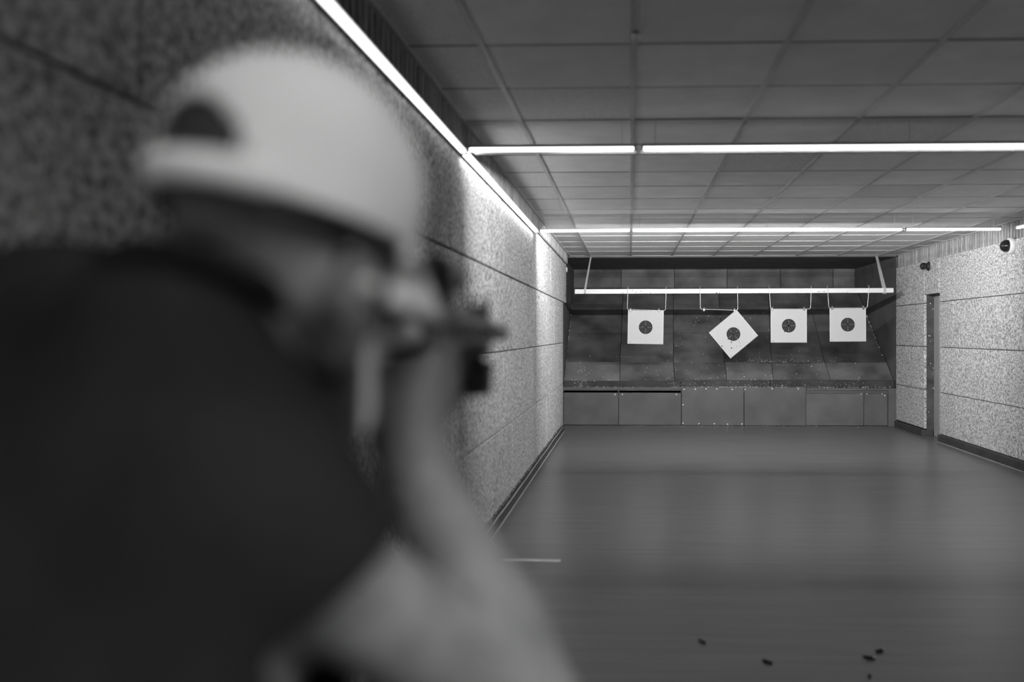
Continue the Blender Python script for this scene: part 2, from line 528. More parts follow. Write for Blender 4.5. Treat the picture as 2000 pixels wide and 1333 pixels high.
# unseen lamp added behind the camera to light the cap and arm; its deep front flange keeps the light off the range
bl_ = empty('added_lamp', (1.7, -.5, ZC - .03), 'louvred lamp over the firing booth behind the shooter', 'light')
MB().cbox(-1.80, 1.80, -.07, .07, .012, .03, .003).build('housing', M['alu'], bl_)
MB().cbox(-1.78, 1.78, -.014, .014, .0, .011, .003).build('diffuser', M['glow_near'], bl_)
MB().cbox(-1.80, 1.80, .06, .07, -.054, .03, .002).build('front_flange', M['gun'], bl_)
MB().cbox(-1.80, 1.80, -.07, -.06, -.06, .03, .002).build('rear_flange', M['gun'], bl_)
for s in (-1, 1):
    MB().cbox(s * 1.80 - .005, s * 1.80 + .005, -.07, .07, -.058, .03, .002).build('end_flange', M['gun'], bl_)
b2 = empty('added_lamp', (-.0, .98, ZC - .03), 'added louvred lamp out of view above the shooter and rifle', 'light')  # second unseen lamp, added to brighten brim, hand and arm
MB().cbox(-.5, .5, -.07, .07, .012, .03, .003).build('housing', M['alu'], b2)
MB().cbox(-.48, .48, -.014, .014, .0, .011, .003).build('diffuser', M['glow_over'], b2)
for s in (-1, 1):
    MB().cbox(-.5, .5, s * .065 - .005, s * .065 + .005, -.12, .03, .002).build('side_flange', M['gun'], b2)
for k in range(11):
    MB().cbox(-.5 + .1 * k - .002, -.5 + .1 * k + .002, -.06, .06, -.12, -.02, .0008).build('louvre', M['gun'], b2)
for a, b, lab in ((-0.4, 4.74, 'near half of the light strip along the top of the left wall'),
                  (4.765, 8.46, 'far half of the light strip along the top of the left wall')):
    strip((-.93, (a + b) / 2, CH + 1.095 * .93), (0, 0, math.pi / 2), b - a, M['glow_side_far' if 'far half' in lab else 'glow_side'], lab, GS, drop=.012, hang=ZC - .004 - CH - 1.095 * .93, shield=True)
strip((3.79, (2.9 + 8.45) / 2, CH + 1.033), (0, 0, math.pi / 2), 8.45 - 2.9, M['glow_side'], 'light strip along the top of the right wall, at the edge of the view', GS, drop=.02, hang=ZC - .004 - CH - 1.033)

# ------------------------------------------------------------------ bullet trap
bt = empty('bullet_trap', (1.5, YW, 0), 'dark rubber-lined bullet trap with sloping mats filling the end of the range', 'bullet trap')
org = Vector((1.5, YW, 0))


def tb_box(name, m, x0, x1, y0, y1, z0, z1, c=.004):
    return MB().cbox(x0 - org.x, x1 - org.x, y0 - org.y, y1 - org.y, z0, z1, c).build(name, M[m], bt)


# side linings, roof, deep wall backing
tb_box('side_lining', 'rubber_plain', XL - .06, XL - .002, YL + .004, YT + .02, 0.0, 2.6)
tb_box('side_lining', 'rubber_plain', XR + .012, XR + .06, YW + .025, YT + .02, 0.0, 2.6)
tb_box('roof_lining', 'rubber_plain', XL - .002, XR + .01, YW + .0, YT, 2.595, 2.64)
tb_box('rear_wall', 'rubber_plain', XL - .05, XR + .05, YT + .03, YT + .1, 0, 2.64)
# upper row of mats on the deep wall
ux = [XL] + [P(px, 550, YT).x for px in (1213, 1317, 1420, 1524, 1627)] + [XR]
for k, (a, b) in enumerate(zip(ux[:-1], ux[1:])):
    tb_box('upper_mat', 'rubber', a + .004, b - .004, YT - .012 + RND.uniform(-.006, .006), YT + .028, 1.9, 2.592, .006)


# sloping mats
def slope_mat(xa0, xb0, xa1, xb1, u0, u1, lift, th=.035, name='slope_mat'):
    nx, ny, nz = 0.0, -.724 / math.hypot(1, .724), 1 / math.hypot(1, .724)
    pts = []
    for off in (lift - th, lift):
        for x, u in ((xa0 + .004, u0), (xb0 - .004, u0), (xb1 - .004, u1), (xa1 + .004, u1)):
            pts.append(Vector((x, 13.2 + u + ny * off, .63 + .724 * u + nz * off)) - org)
    return MB().hexa(pts).build(name, M['rubber'], bt)


lowx = [XL] + [P(px, 738, 13.35).x for px in (1211, 1317, 1418, 1508, 1619)] + [XR]
midx = [XL] + [P(px, 710, 13.65).x for px in (1211, 1315, 1415, 1506, 1611)] + [XR]
topx = [XL] + [P(px, 590, 14.75).x for px in (1217, 1319, 1410, 1513, 1590)] + [XR]
for k in range(6):
    slope_mat(lowx[k], lowx[k + 1], midx[k], midx[k + 1], 0.02, .433, .022 + RND.uniform(-.004, .004))
    slope_mat(midx[k], midx[k + 1], topx[k], topx[k + 1], .40, 2.24, 0.0 + RND.uniform(-.005, .005))
tb_box('ledge', 'rubber_plain', XL, XR, YW + .012, YW + .4, .50, .585, .006)
lx = [XL, P(1330, 750, YW).x, P(1505, 750, YW).x, XR]
for a, b, zt in ((lx[0], lx[1], .685), (lx[1], lx[2], .70), (lx[2], lx[3], .705)):
    tb_box('lip_mat', 'rubber_dark', a + .003, b - .003, YW + .052, YW + .085, .588, zt, .006)
# front wall below the slope
fx = [XL] + [P(px, 800, YW).x for px in (1208, 1331, 1453, 1574, 1688, 1735)]
ft = .592
tb_box('front_frame', 'rubber_plain', XL, fx[2] - .004, YW + .0, YW + .03, .548, ft)
tb_box('front_frame', 'rubber_plain', fx[4] + .004, XR, YW + .0, YW + .03, .545, ft - .01)
tb_box('front_post', 'rubber_plain', fx[6] + .0, XR + .008, YW - .012, YW + .03, .0, .578)
tb_box('front_board', 'rubber_plain', XL, XR, YW + .05, YW + .08, 0, .5)
studs = {0: [(1201, 771)], 1: [(1215.5, 771), (1321, 771)],
         2: [(1336, 761), (1358, 760.5), (1379, 760), (1400, 760), (1430, 761), (1334, 791), (1334, 827), (1365, 828), (1395, 828), (1421, 829), (1449, 828.5)],
         3: [(1455, 761), (1508, 760), (1559, 760)], 4: [(1682, 769.5)], 5: [(1693, 769.5), (1722.5, 769.5), (1728, 773)]}
stud_me = MB().disc((0, 0, 0), (0, -1, 0), .010, 8, .006).mesh('stud', M['crumb'])
for k in range(6):
    a, b = fx[k], fx[k + 1]
    proud = k in (2, 3)
    y0 = YW - .012 if proud else YW + (.012 if k < 2 else .022)
    z1 = ft if proud else .542
    pn = tb_box('front_panel', 'rubber_plain', a + .004, b - .004, y0, YW + .05, .006, z1, .004)
    for px, py in studs[k]:
        q = P(px, py, y0)
        link('stud', stud_me, pn, q - org)

# crumbs of lead, paper and rubber
cr = MB()


def crumb(pos, s, flat=1.0):
    v = [Vector((RND.uniform(-1, 1), RND.uniform(-1, 1), RND.uniform(-.6, .8))).normalized() * s * RND.uniform(1.0, 2.0) for _ in range(4)]
    v = [Vector((q.x, q.y, q.z * flat)) + pos for q in v]
    cr.add(v, [(0, 1, 2), (0, 2, 3), (0, 3, 1), (1, 3, 2)])


def on_slope(X, u, lift=.012):
    n = math.hypot(1, .724)
    return Vector((X, 13.2 + u - .724 / n * lift, .63 + .724 * u + lift / n))


for _ in range(260):     # band along the upper edge of the lower mats
    X = RND.triangular(1.45, 3.5, 2.3)
    crumb(on_slope(X, RND.gauss(.44, .035), .02), RND.uniform(.003, .009))
for _ in range(330):     # scatter over the slope
    X = RND.choice([RND.uniform(-.9, 3.6), RND.uniform(.5, 3.2)])
    crumb(on_slope(X, .05 + 1.5 * RND.random() ** 2.2, .03), RND.uniform(.003, .0085))
for _ in range(40):
    crumb(on_slope(RND.gauss(-.72, .09), RND.gauss(.26, .06), .028), RND.uniform(.003, .007))
for _ in range(420):     # on the ledge
    X = RND.choice([RND.uniform(.6, 4.0), RND.uniform(-1.0, 4.0), RND.triangular(.6, 3.2, 1.5)])
    crumb(Vector((X, YW + RND.uniform(.0, .045), .594)), RND.uniform(.003, .008))
for _ in range(170):     # stuck to the lip mats
    X = RND.choice([RND.uniform(.6, 4.0), RND.uniform(.6, 4.0), RND.gauss(-.75, .08)])
    crumb(Vector((X, YW + .05, RND.uniform(.60, .69))), RND.uniform(.003, .008))
for _ in range(60):      # creases beside the side walls
    u = RND.uniform(.0, 1.75)
    crumb(on_slope(XR - .015, u, .015), RND.uniform(.004, .010))
    u = RND.uniform(.0, 1.75)
    crumb(on_slope(XL + .012, u, .015), RND.uniform(.003, .008))
for _ in range(420):     # at the foot of the trap
    X = RND.choice([RND.uniform(-.95, 4.0), RND.triangular(-.2, 3.2, 1.2)])
    crumb(Vector((X, YW - .02 - abs(RND.gauss(0, .07)), .003)), RND.uniform(.002, .0065), .5)
tag(cr.build('debris', M['crumb']), 'pale crumbs of lead and paper scattered over the dark trap', 'debris', kind='stuff')

# ------------------------------------------------------------------ target rail with straps
YB = 12.5
ra, rb = P(1123, 570, YB), P(1744, 567.7, YB)
hb = .033
rail = empty('target_rail', (ra + rb) / 2, 'long white wooden rail hung on straps across the bullet trap', 'rail')
o = (ra + rb) / 2
d = (rb - ra) / 2
MB().hexa([(-d.x, -.03, -d.z - hb), (d.x, -.03, d.z - hb), (d.x, .03, d.z - hb), (-d.x, .03, -d.z - hb),
           (-d.x, -.03, -d.z + hb), (d.x, -.03, d.z + hb), (d.x, .03, d.z + hb), (-d.x, .03, -d.z + hb)]).build('beam', M['whitepaint'], rail)
for bx, tx, wdt in ((1143, 1154, .012), (1727, 1712, .018)):
    b0 = P(bx, 569, YB) - o
    t0 = P(tx, 504, YB + .5); t0.z = 2.594; t0 = t0 - o
    m = MB()
    for (p0, p1) in ((Vector((b0.x, -.034, b0.z - hb - .004)), Vector((b0.x, -.034, b0.z + hb + .006))),
                     (Vector((b0.x, -.034, b0.z + hb + .004)), t0),
                     (Vector((b0.x, .034, b0.z - hb - .004)), Vector((b0.x, .034, b0.z + hb + .01))),
                     (Vector((b0.x, .034, b0.z + hb + .004)), t0)):
        s = Vector((wdt, 0, 0)); e = Vector((0, .002, 0))
        m.hexa([p0 - s - e, p0 + s - e, p0 + s + e, p0 - s + e, p1 - s - e, p1 + s - e, p1 + s + e, p1 - s + e])
    m.box(b0.x - wdt, b0.x + wdt, -.036, .036, b0.z - hb - .006, b0.z - hb - .001)
    m.build('strap', M['strap'], rail)
mk = MB()
for px, py in ((1212, 572.5), (1216.5, 573.5), (1242, 572), (1247, 572), (1252, 569), (1270.5, 573), (1294, 573), (1399, 572.5), (1405, 572), (1400, 575),
               (1484, 574), (1515, 569.5), (1598, 570), (1601, 570.5), (1607, 570), (1610, 570), (1655, 571.5), (1235, 568), (1556, 571)):
    q = P(px, min(py, 572.5), YB - .031) - o
    mk.disc(q, (0, -1, 0), RND.uniform(.004, .0075), 8, .0012)
tag(mk.build('bullet_nick', M['ink'], rail), kind='stuff')

# ------------------------------------------------------------------ wire hangers and paper targets
_digit = {}


def digit_mesh(ch):
    if ch not in _digit:
        cu = bpy.data.curves.new('digit', 'FONT')
        cu.body = ch
        cu.size = 0.014
        cu.align_x = 'CENTER'
        cu.align_y = 'CENTER'
        ob = bpy.data.objects.new('digit', cu)
        COL.objects.link(ob)
        dg = bpy.context.evaluated_depsgraph_get()
        me = bpy.data.meshes.new_from_object(ob.evaluated_get(dg))
        _digit[ch] = ([tuple(v.co) for v in me.vertices], [tuple(f.vertices) for f in me.polygons])
        bpy.data.objects.remove(ob)
        bpy.data.meshes.remove(me)
    return _digit[ch]


def numbers(lo, hi, m, y):
    mb = MB()
    for n in range(lo, hi + 1):
        r = .025 * (10 - n) + .0125
        v, f = digit_mesh(str(n))
        for dx, dz in ((r, 0), (-r, 0), (0, r), (0, -r)):
            mb.add([(a + dx, y, b + dz) for a, b, _ in v], f)
    me = bpy.data.meshes.new('ring_numbers')
    me.from_pydata(mb.v, [], mb.f)
    me.materials.append(m)
    return me


num_w = numbers(7, 9, M['inkwhite'], -.0022)
num_d = numbers(1, 6, M['inkfaint'], -.0022)
sheet_mb = MB()
NXs, NZs = 10, 10
SW, SH = .258, .246
for yy in (-.0012, .0012):
    base = len(sheet_mb.v)
    vs = [(-SW + 2 * SW * i / NXs, yy, -SH + 2 * SH * j / NZs) for j in range(NZs + 1) for i in range(NXs + 1)]
    fs = [(j * (NXs + 1) + i, j * (NXs + 1) + i + 1, (j + 1) * (NXs + 1) + i + 1, (j + 1) * (NXs + 1) + i) for j in range(NZs) for i in range(NXs)]
    sheet_mb.add(vs, fs)
sheet_mb.box(-SW, SW, -.0012, .0012, -SH, -SH + .0006).box(-SW, SW, -.0012, .0012, SH - .0006, SH).box(-SW, -SW + .0006, -.0012, .0012, -SH, SH).box(SW - .0006, SW, -.0012, .0012, -SH, SH)
sheet_me = sheet_mb.mesh('sheet', M['target'])
edge_me = MB().box(-.003, .003, -.003, .003, -SH, SH).mesh('folded_edge', M['inkwhite'])
small_me = MB().box(-SW + .012, -SW + .045, -.0022, -.0013, -SH + .02, -SH + .028).box(
    SW - .03, SW - .018, -.0022, -.0013, -SH + .014, -SH + .019).mesh('fine_print', M['inkfaint'])
YT_ = 12.465
TG = [
    (1261, 639.6, -1.0, 'square paper target with clean black bull, on the leftmost hanger', []),
    (1432.5, 653, 39.8, 'paper target dangling by one corner, tilted like a diamond with shot holes',
     [(1410, 676.5, .009), (1428.5, 669, .009), (1428.8, 680, .009), (1422.5, 662.5, .009), (1430, 647.5, .008), (1429, 651, .008), (1425, 650.3, .007),
      (1437, 650, .008), (1433, 655.5, .008), (1428.5, 660, .008), (1433, 662, .008), (1442, 668.5, .004), (1444.5, 668.5, .0045), (1445.5, 672, .004),
      (1439.5, 676.5, .0045), (1445.5, 676.5, .0045), (1431, 653, .006)]),
    (1540.5, 636.6, 0.0, 'square paper target with shot holes in the bull, right of the tilted one',
     [(1538, 630, .008), (1540, 635, .008), (1540.7, 637, .009), (1532.5, 648, .008)]),
    (1655.8, 634.5, 0.4, 'square paper target with clean black bull, nearest the right wall', []),
]
for n, (px, py, rot, lab, holes) in enumerate(TG):
    c = P(px, py, YT_)
    t = empty('paper_target', c, lab, 'target', 'paper targets hanging from the rail', rot=(0, -math.radians(rot), 0))
    link('sheet', sheet_me, t)
    for s in (-1, 1):
        link('folded_edge', edge_me, t, (s * (SW - .001), 0, 0))
    tag(link('ring_numbers', num_w, t), 'white ring numbers', kind='stuff')
    tag(link('ring_numbers', num_d, t), 'faint grey ring numbers', kind='stuff')
    tag(link('fine_print', small_me, t), kind='stuff')
    R = Matrix.Rotation(math.radians(rot), 3, 'Y')
    for hx, hy, hr in holes:
        q = R @ (P(hx, hy, YT_) - c)
        MB().disc((q.x, -.0035, q.z), (0, 1, 0), hr, 10, .0015).build('bullet_hole', M['hole'], t)

HG = [  # top-left, bottom-left, bottom-right, top-right, clips
    ((1226.5, 567), (1225, 605), (1300, 607), (1301, 567), ((1231.5, 606), (1287, 606.8)), 'wire hanger holding the leftmost paper target'),
    ((1367.3, 567), (1368, 604.5), (1441, 606.5), (1440.5, 567), ((1375, 605), (1434.5, 606.3)), 'wire hanger with a bare cross wire above the tilted target'),
    ((1502.5, 566), (1505, 604), (1583, 604), (1584.5, 566), ((1508.5, 604), (1570.5, 604)), 'wire hanger with shot-up target, between tilted and rightmost targets'),
    ((1616.3, 566), (1619, 602.8), (1694, 602), (1697, 565), ((1625.5, 602.6), (1686.5, 602)), 'wire hanger nearest the right wall'),
]
YH = 12.46
for tl, bl_, br_, tr, clips, lab in HG:
    A, B, C, D = P(*tl, YH), P(*bl_, YH), P(*br_, YH), P(*tr, YH)
    o2 = (A + D) / 2
    t = empty('wire_hanger', o2, lab, 'hanger', 'wire hangers on the rail')

    def bend(p, q, r_, n=4, rad=.03):
        u0, u1 = (p - q).normalized() * rad, (r_ - q).normalized() * rad
        return [q + u0 * (1 - s) ** 2 + u1 * s ** 2 for s in [k / n for k in range(n + 1)]]
    path = [Vector((A.x, YB + .036, A.z + .048)), Vector((A.x, YB + .03, A.z + .054)), Vector((A.x, YH - .002, A.z + .052)), A]
    path += bend(A, B, C) + bend(B, C, D)
    path += [D, Vector((D.x, YH - .002, D.z + .052)), Vector((D.x, YB + .03, D.z + .054)), Vector((D.x, YB + .036, D.z + .048))]
    MB().tube([q - o2 for q in path], .0044, 8).build('wire', M['wire'], t, True)
    for cxp, cyp in clips:
        q = P(cxp, cyp, YH - .006) - o2
        cl = MB().cbox(q.x - .013, q.x + .013, q.y - .006, q.y + .014, q.z - .022, q.z + .014, .003).build('clip', M['clip'], t)
        MB().tube([q + Vector((-.006, -.004, .012)), q + Vector((-.007, -.006, .028)), q + Vector((.007, -.006, .028)), q + Vector((.006, -.004, .012))], .003, 6).build('clip_handle', M['wire'], cl)

# ------------------------------------------------------------------ devices on the walls
q = P(1108.2, 526.5, 12.95)
jb = empty('junction_box', (XL + .045, 13.0, q.z), 'small white box with dangling cable at far end of left wall', 'box')
MB().cbox(-.043, .03, -.04, .04, -.04, .04, .012).build('housing', M['plastic_w'], jb)
MB().tube([(-.005, -.01, -.038), (-.012, -.012, -.08), (-.008, -.012, -.14), (-.002, -.012, -.19), (.012, -.012, -.215)], .007, 8).build('cable', M['plastic_w'], jb, True)
MB().tube([(-.036, -.02, -.035), (-.038, -.02, -.21)], .005, 8).build('cable', M['ink'], jb, True)

# bullet-like camera
q = P(1803.5, 521, 11.76)
bc = empty('wall_camera', (XR, 11.7, q.z), 'small dark camera on right wall above the doorway', 'camera')
MB().tube([(0, 0, 0), (-.012, 0, 0)], [.068, .064], 20).build('mount', M['darkmetal'], bc)
MB().tube([(-.010, 0, .0), (-.03, .0, 0), (-.045, 0, .002)], [.04, .036, .045], 16).build('neck', M['darkmetal'], bc)
MB().ellipsoid((-.075, -.01, .0), (.05, .05, .05)).build('eyeball', M['dome'], bc, True)
# dome camera
q = P(1955, 483, 9.3)
dc = empty('wall_camera', (XR, 9.18, q.z), 'white wall camera with dark glossy dome near the right edge', 'camera')
MB().tube([(0, 0, 0), (-.012, 0, 0), (-.045, 0, .0), (-.05, 0, 0)], [.088, .09, .082, .07], 28).build('mount', M['plastic_w'], dc, True)
MB().ellipsoid((-.055, 0, 0), (.075, .068, .068)).build('dome', M['dome'], dc, True)

# white mark on the floor
a, b = P(930, 1093.5, 5.31), P(1094.5, 1096, 5.31)
mt = tag(MB().hexa([(a.x, 5.29, .0005), (b.x, 5.262, .0005), (b.x + .004, 5.318, .0005), (a.x, 5.345, .0005),
                    (a.x, 5.29, .0018), (b.x, 5.262, .0018), (b.x + .004, 5.318, .0018), (a.x, 5.345, .0018)]).build('floor_tape', M['tape']),
         'short white strip of tape stuck on the floor beside the arm', 'tape')

# spent casings
CS = [(1371.5, 1253.5, -28, 'spent casing lying farthest left on the floor', .040), (1499, 1291.5, -20, 'spent casing second from the left, alone on the floor', .046),
      (1697.5, 1281, -8, 'longest dark spent casing, just in front of a pale-tipped one', .052), (1718, 1267.5, 14, 'pale-tipped spent casing farthest right, behind the longest one', .040),
      (1698, 1315.5, 52, 'pale-tipped spent casing nearest the bottom edge', .036)]
for px, py, ang, lab, ln in CS:
    Yc = CH * F / (py - PPY)
    q = P(px, py, Yc)
    r = .0065
    c = empty('spent_casing', (q.x, q.y, 0), lab, 'casing', 'spent casings on the floor', rot=(0, 0, math.radians(ang * (2.2 if abs(ang) < 50 else 1.4))))
    h = ln / 2
    MB().tube([(-h, 0, r), (-h + .002, 0, r), (-h + .003, 0, r), (-h + .005, 0, r), (h * .6, 0, r), (h, 0, r)],
              [r, r, r * .8, r * .97, r * .97, r * .9], 14).build('case', M['casing'], c, True)
    MB().tube([(h * .72, 0, r), (h + .0005, 0, r)], [r * .95, r * .92], 14).build('case_mouth', M['casingtip' if 'pale' in lab else 'casing'], c, True)
# ------------------------------------------------------------------ the shooter
class Sdf:
    """signed distance field on a grid; smooth unions of round cones and ellipsoids, meshed as one surface"""

    def __init__(self, lo, hi, vox):
        self.lo, self.vox = np.array(lo, float), vox
        n = np.ceil((np.array(hi) - self.lo) / vox).astype(int) + 1
        self.d = np.full(n, 0.05, np.float32)
        self.n = n

    def window(self, lo, hi):
        a = np.clip(np.floor((np.array(lo) - self.lo) / self.vox).astype(int), 0, self.n - 1)
        b = np.clip(np.ceil((np.array(hi) - self.lo) / self.vox).astype(int) + 1, 1, self.n)
        sl = tuple(slice(i, j) for i, j in zip(a, b))
        g = np.meshgrid(*[self.lo[k] + self.vox * np.arange(a[k], b[k]) for k in range(3)], indexing='ij')
        return sl, np.stack(g, -1)

    def merge(self, sl, d, k):
        o = self.d[sl]
        h = np.maximum(k - np.abs(o - d), 0) / max(k, 1e-6)
        self.d[sl] = (np.minimum(o, d) - h * h * k * .25).astype(np.float32)

    def cone(self, a, b, ra, rb, k=.02, flat=None):
        """round cone from a to b; flat=(axis, factor) squashes it across an axis"""
        a, b = np.array(a, float), np.array(b, float)
        mg = max(ra, rb) * (1.8 if flat else 1.0) + k + .05
        sl, g = self.window(np.minimum(a, b) - mg, np.maximum(a, b) + mg)
        ab = b - a
        q = g - a
        t = np.clip((q @ ab) / max(ab @ ab, 1e-9), 0, 1)
        v = q - t[..., None] * ab
        if flat is not None:
            ax = np.array(flat[0], float); ax /= np.linalg.norm(ax)
            v = v + (v @ ax)[..., None] * ax * (1 / flat[1] - 1)
        self.merge(sl, np.linalg.norm(v, axis=-1) - (ra + (rb - ra) * t), k)
        return self

    def ell(self, c, ax, R=None, k=.02):
        c = np.array(c, float); ax = np.array(ax, float)
        mg = ax.max() + k + .05
        sl, g = self.window(c - mg, c + mg)
        q = g - c
        if R is not None:
            q = q @ np.array(R)          # columns of R are the ellipsoid's axes
        k0 = np.linalg.norm(q / ax, axis=-1)
        k1 = np.linalg.norm(q / (ax * ax), axis=-1)
        self.merge(sl, k0 * (k0 - 1) / np.maximum(k1, 1e-6), k)
        return self

    def folds(self, amp, freq, seed=1):
        r = np.random.RandomState(seed)
        g = np.meshgrid(*[self.lo[k] + self.vox * np.arange(self.n[k]) for k in range(3)], indexing='ij')
        s = 0
        for _ in range(5):
            kx = r.normal(size=3) * freq
            s = s + np.sin(g[0] * kx[0] + g[1] * kx[1] + g[2] * kx[2] + r.uniform(0, 6))
        self.d += (amp * s / 2.2).astype(np.float32)
        return self

    def mesh(self, name, material, keep=None, cuts=()):
        h = self.vox * 3
        gr = openvdb.FloatGrid(background=h)
        gr.copyFromArray(np.clip(self.d, -h, h))
        pts, quads = gr.convertToQuads()
        pts = pts * self.vox + self.lo
        me = bpy.data.meshes.new(name)
        me.from_pydata(pts.tolist(), [], quads[:, ::-1].tolist())
        me.materials.append(material)
        bm = bmesh.new(); bm.from_mesh(me)
        for p0, nn in cuts:
            fs = [f for f in bm.faces if (f.calc_center_median() - p0).length < .16 and abs((f.calc_center_median() - p0).dot(nn)) < .03]
            es = {e for f in fs for e in f.edges}
            vs = {v for f in fs for v in f.verts}
            bmesh.ops.bisect_plane(bm, geom=fs + list(es) + list(vs), plane_co=p0, plane_no=nn, dist=1e-5)
        if keep is not None:
            bm.faces.ensure_lookup_table()
            cen = np.array([f.calc_center_median()[:] for f in bm.faces])
            ok = keep(cen)
            bmesh.ops.delete(bm, geom=[f for f, k in zip(bm.faces, ok) if not k], context='FACES')
        for _ in range(3):
            bmesh.ops.smooth_vert(bm, verts=[v for v in bm.verts if not v.is_boundary], factor=.5, use_axis_x=True, use_axis_y=True, use_axis_z=True)
        nb = {v: [e.other_vert(v) for e in v.link_edges if e.is_boundary] for v in bm.verts if v.is_boundary}
        for _ in range(14):          # even out the open edges
            new = {v: v.co * .5 + sum((o.co for o in ns), Vector()) * (.5 / len(ns)) for v, ns in nb.items() if ns}
            for v, c in new.items():
                v.co = c
        bmesh.ops.recalc_face_normals(bm, faces=bm.faces)
        bm.to_mesh(me); bm.free()
        me.shade_smooth()
        return me


def V(*a):
    return Vector(a)


# joints (metres, room coordinates)
J = dict(
    pelvis=V(-.44, .74, .92), belly=V(-.445, .72, 1.04), chest=V(-.432, .695, 1.20), upper=V(-.395, .678, 1.32),
    neck=V(-.345, .64, 1.418), skull=V(-.302, .672, 1.488),
    shR=V(-.305, .60, 1.305), elR=V(-.094, .75, 1.085), wrR=V(-.214, .852, 1.285),
    shL=V(-.53, .77, 1.425), elL=V(-.455, .99, 1.30), wrL=V(-.30, 1.19, 1.338),
    hipR=V(-.37, .70, .88), knR=V(-.34, .67, .48), anR=V(-.34, .61, .09),
    hipL=V(-.52, .78, .88), knL=V(-.55, .86, .48), anL=V(-.59, .88, .09),
)
TF = V(.5, .866, 0)           # torso faces
TR = V(.866, -.5, 0)          # torso's right
# head frame
HC = V(-.262, .66, 1.534)
hd, pit, rol = math.radians(66), math.radians(12), math.radians(4.5)
hf = V(math.cos(hd), math.sin(hd), 0)
hr0 = V(math.sin(hd), -math.cos(hd), 0)
Hf = (hf * math.cos(pit) - V(0, 0, 1) * math.sin(pit))
Hu0 = (hf * math.sin(pit) + V(0, 0, 1) * math.cos(pit))
Hr = hr0 * math.cos(rol) - Hu0 * math.sin(rol)
Hu = hr0 * math.sin(rol) + Hu0 * math.cos(rol)
HR = Matrix((Hf, Hr, Hu)).transposed()      # columns: forward, right, up


def H(f, r, u):
    return HC + Hf * f + Hr * r + Hu * u


person = empty('person', (-.46, .74, 0), 'person in pale cap and dark t-shirt aiming a rifle, seen from behind', 'person')
PO = -person.location


def pmesh(name, me, parent=person):
    o = link(name, me, parent)
    o.location = PO if parent is person else (0, 0, 0)
    return o


body = Sdf((-.80, .36, -.02), (.06, 1.40, 1.70), .006)
S = body
S.cone(J['pelvis'] - TR * .06, J['pelvis'] + TR * .06, .100, .100, .05)
S.cone(J['pelvis'], J['belly'], .125, .12, .05)
S.cone(J['belly'] - TR * .05, J['chest'] - TR * .07, .105, .115, .05).cone(J['belly'] + TR * .05, J['chest'] + TR * .07, .105, .115, .05)
S.cone(J['chest'] - TR * .06, J['upper'] - TR * .08 + V(0, 0, .04), .115, .085, .05).cone(J['chest'] + TR * .06, J['upper'] + TR * .07 - V(0, 0, .02), .115, .085, .05)
S.cone(J['upper'], J['neck'], .085, .06, .04)
S.cone(J['neck'], J['shR'], .05, .058, .04).cone(J['neck'], J['shL'], .052, .058, .04)
S.cone(J['neck'], J['skull'], .058, .052, .02).cone(J['neck'] + TF * .05, H(.02, 0, -.10), .045, .04, .02)
# head: skull, face, jaw, chin, nose, brow, ears, lips
S.ell(H(0, 0, -.004), (.096, .077, .095), HR, .02)
S.ell(H(.03, 0, -.06), (.066, .062, .075), HR, .02)
for s in (-1, 1):
    S.cone(H(.0, .052 * s, -.085), H(.07, .018 * s, -.128), .022, .018, .02)
    S.cone(H(.086, .012 * s, -.018), H(.075, .05 * s, -.02), .010, .010, .012)
    S.ell(H(.065, .042 * s, -.055), (.02, .018, .016), HR, .015)
S.cone(H(.075, -.012, -.130), H(.075, .012, -.130), .018, .018, .02)
S.cone(H(.09, 0, -.028), H(.112, 0, -.066), .009, .013, .008)
for s in (-1, 1):
    S.ell(H(.1, .012 * s, -.07), (.010, .007, .007), HR, .006)
    e = Matrix((Hf * .94 + Hr * s * .34, Hr * s * .94 - Hf * .34, Hu)).transposed()
    S.ell(H(-.004, .082 * s, -.074), (.019, .009, .034), e, .006)
    S.cone(H(-.014, .088 * s, -.055), H(-.016, .088 * s, -.085), .007, .006, .004)
# arms
S.cone(J['shR'], J['elR'], .056, .043, .03)
S.cone(J['elR'], J['elR'].lerp(J['wrR'], .3), .047, .050, .03).cone(J['elR'].lerp(J['wrR'], .3), J['wrR'], .050, .036, .03)
S.cone(J['shL'], J['elL'], .056, .043, .03)
S.cone(J['elL'], J['elL'].lerp(J['wrL'], .3), .042, .043, .03).cone(J['elL'].lerp(J['wrL'], .3), J['wrL'], .043, .028, .03)
# legs and feet
for s in 'RL':
    S.cone(J['hip' + s], J['kn' + s], .082, .055, .05).cone(J['kn' + s], J['kn' + s].lerp(J['an' + s], .3) - TF * .015, .054, .054, .03)
    S.cone(J['kn' + s].lerp(J['an' + s], .3) - TF * .015, J['an' + s], .054, .036, .03)
    S.cone(J['an' + s] - V(0, 0, .03) - TF * .03, J['an' + s] - V(0, 0, .055) + TF * .13, .036, .026, .02)
# hands: palm, four bent fingers and a thumb each
GX = -.232


def hand(w, palm_a, palm_b, fl, fingers, thumb):
    S.cone(w, palm_a, .033, .034, .02)
    S.cone(palm_a, palm_b, .041, .038, .02, flat=(fl, .68))
    for pts, r in fingers:
        for i in range(len(pts) - 1):
            S.cone(pts[i], pts[i + 1], r * (1 - .08 * i), r * (1 - .08 * (i + 1)), .004)
    for i in range(len(thumb) - 1):
        S.cone(thumb[i], thumb[i + 1], .0125 - .001 * i, .0115 - .001 * i, .006)


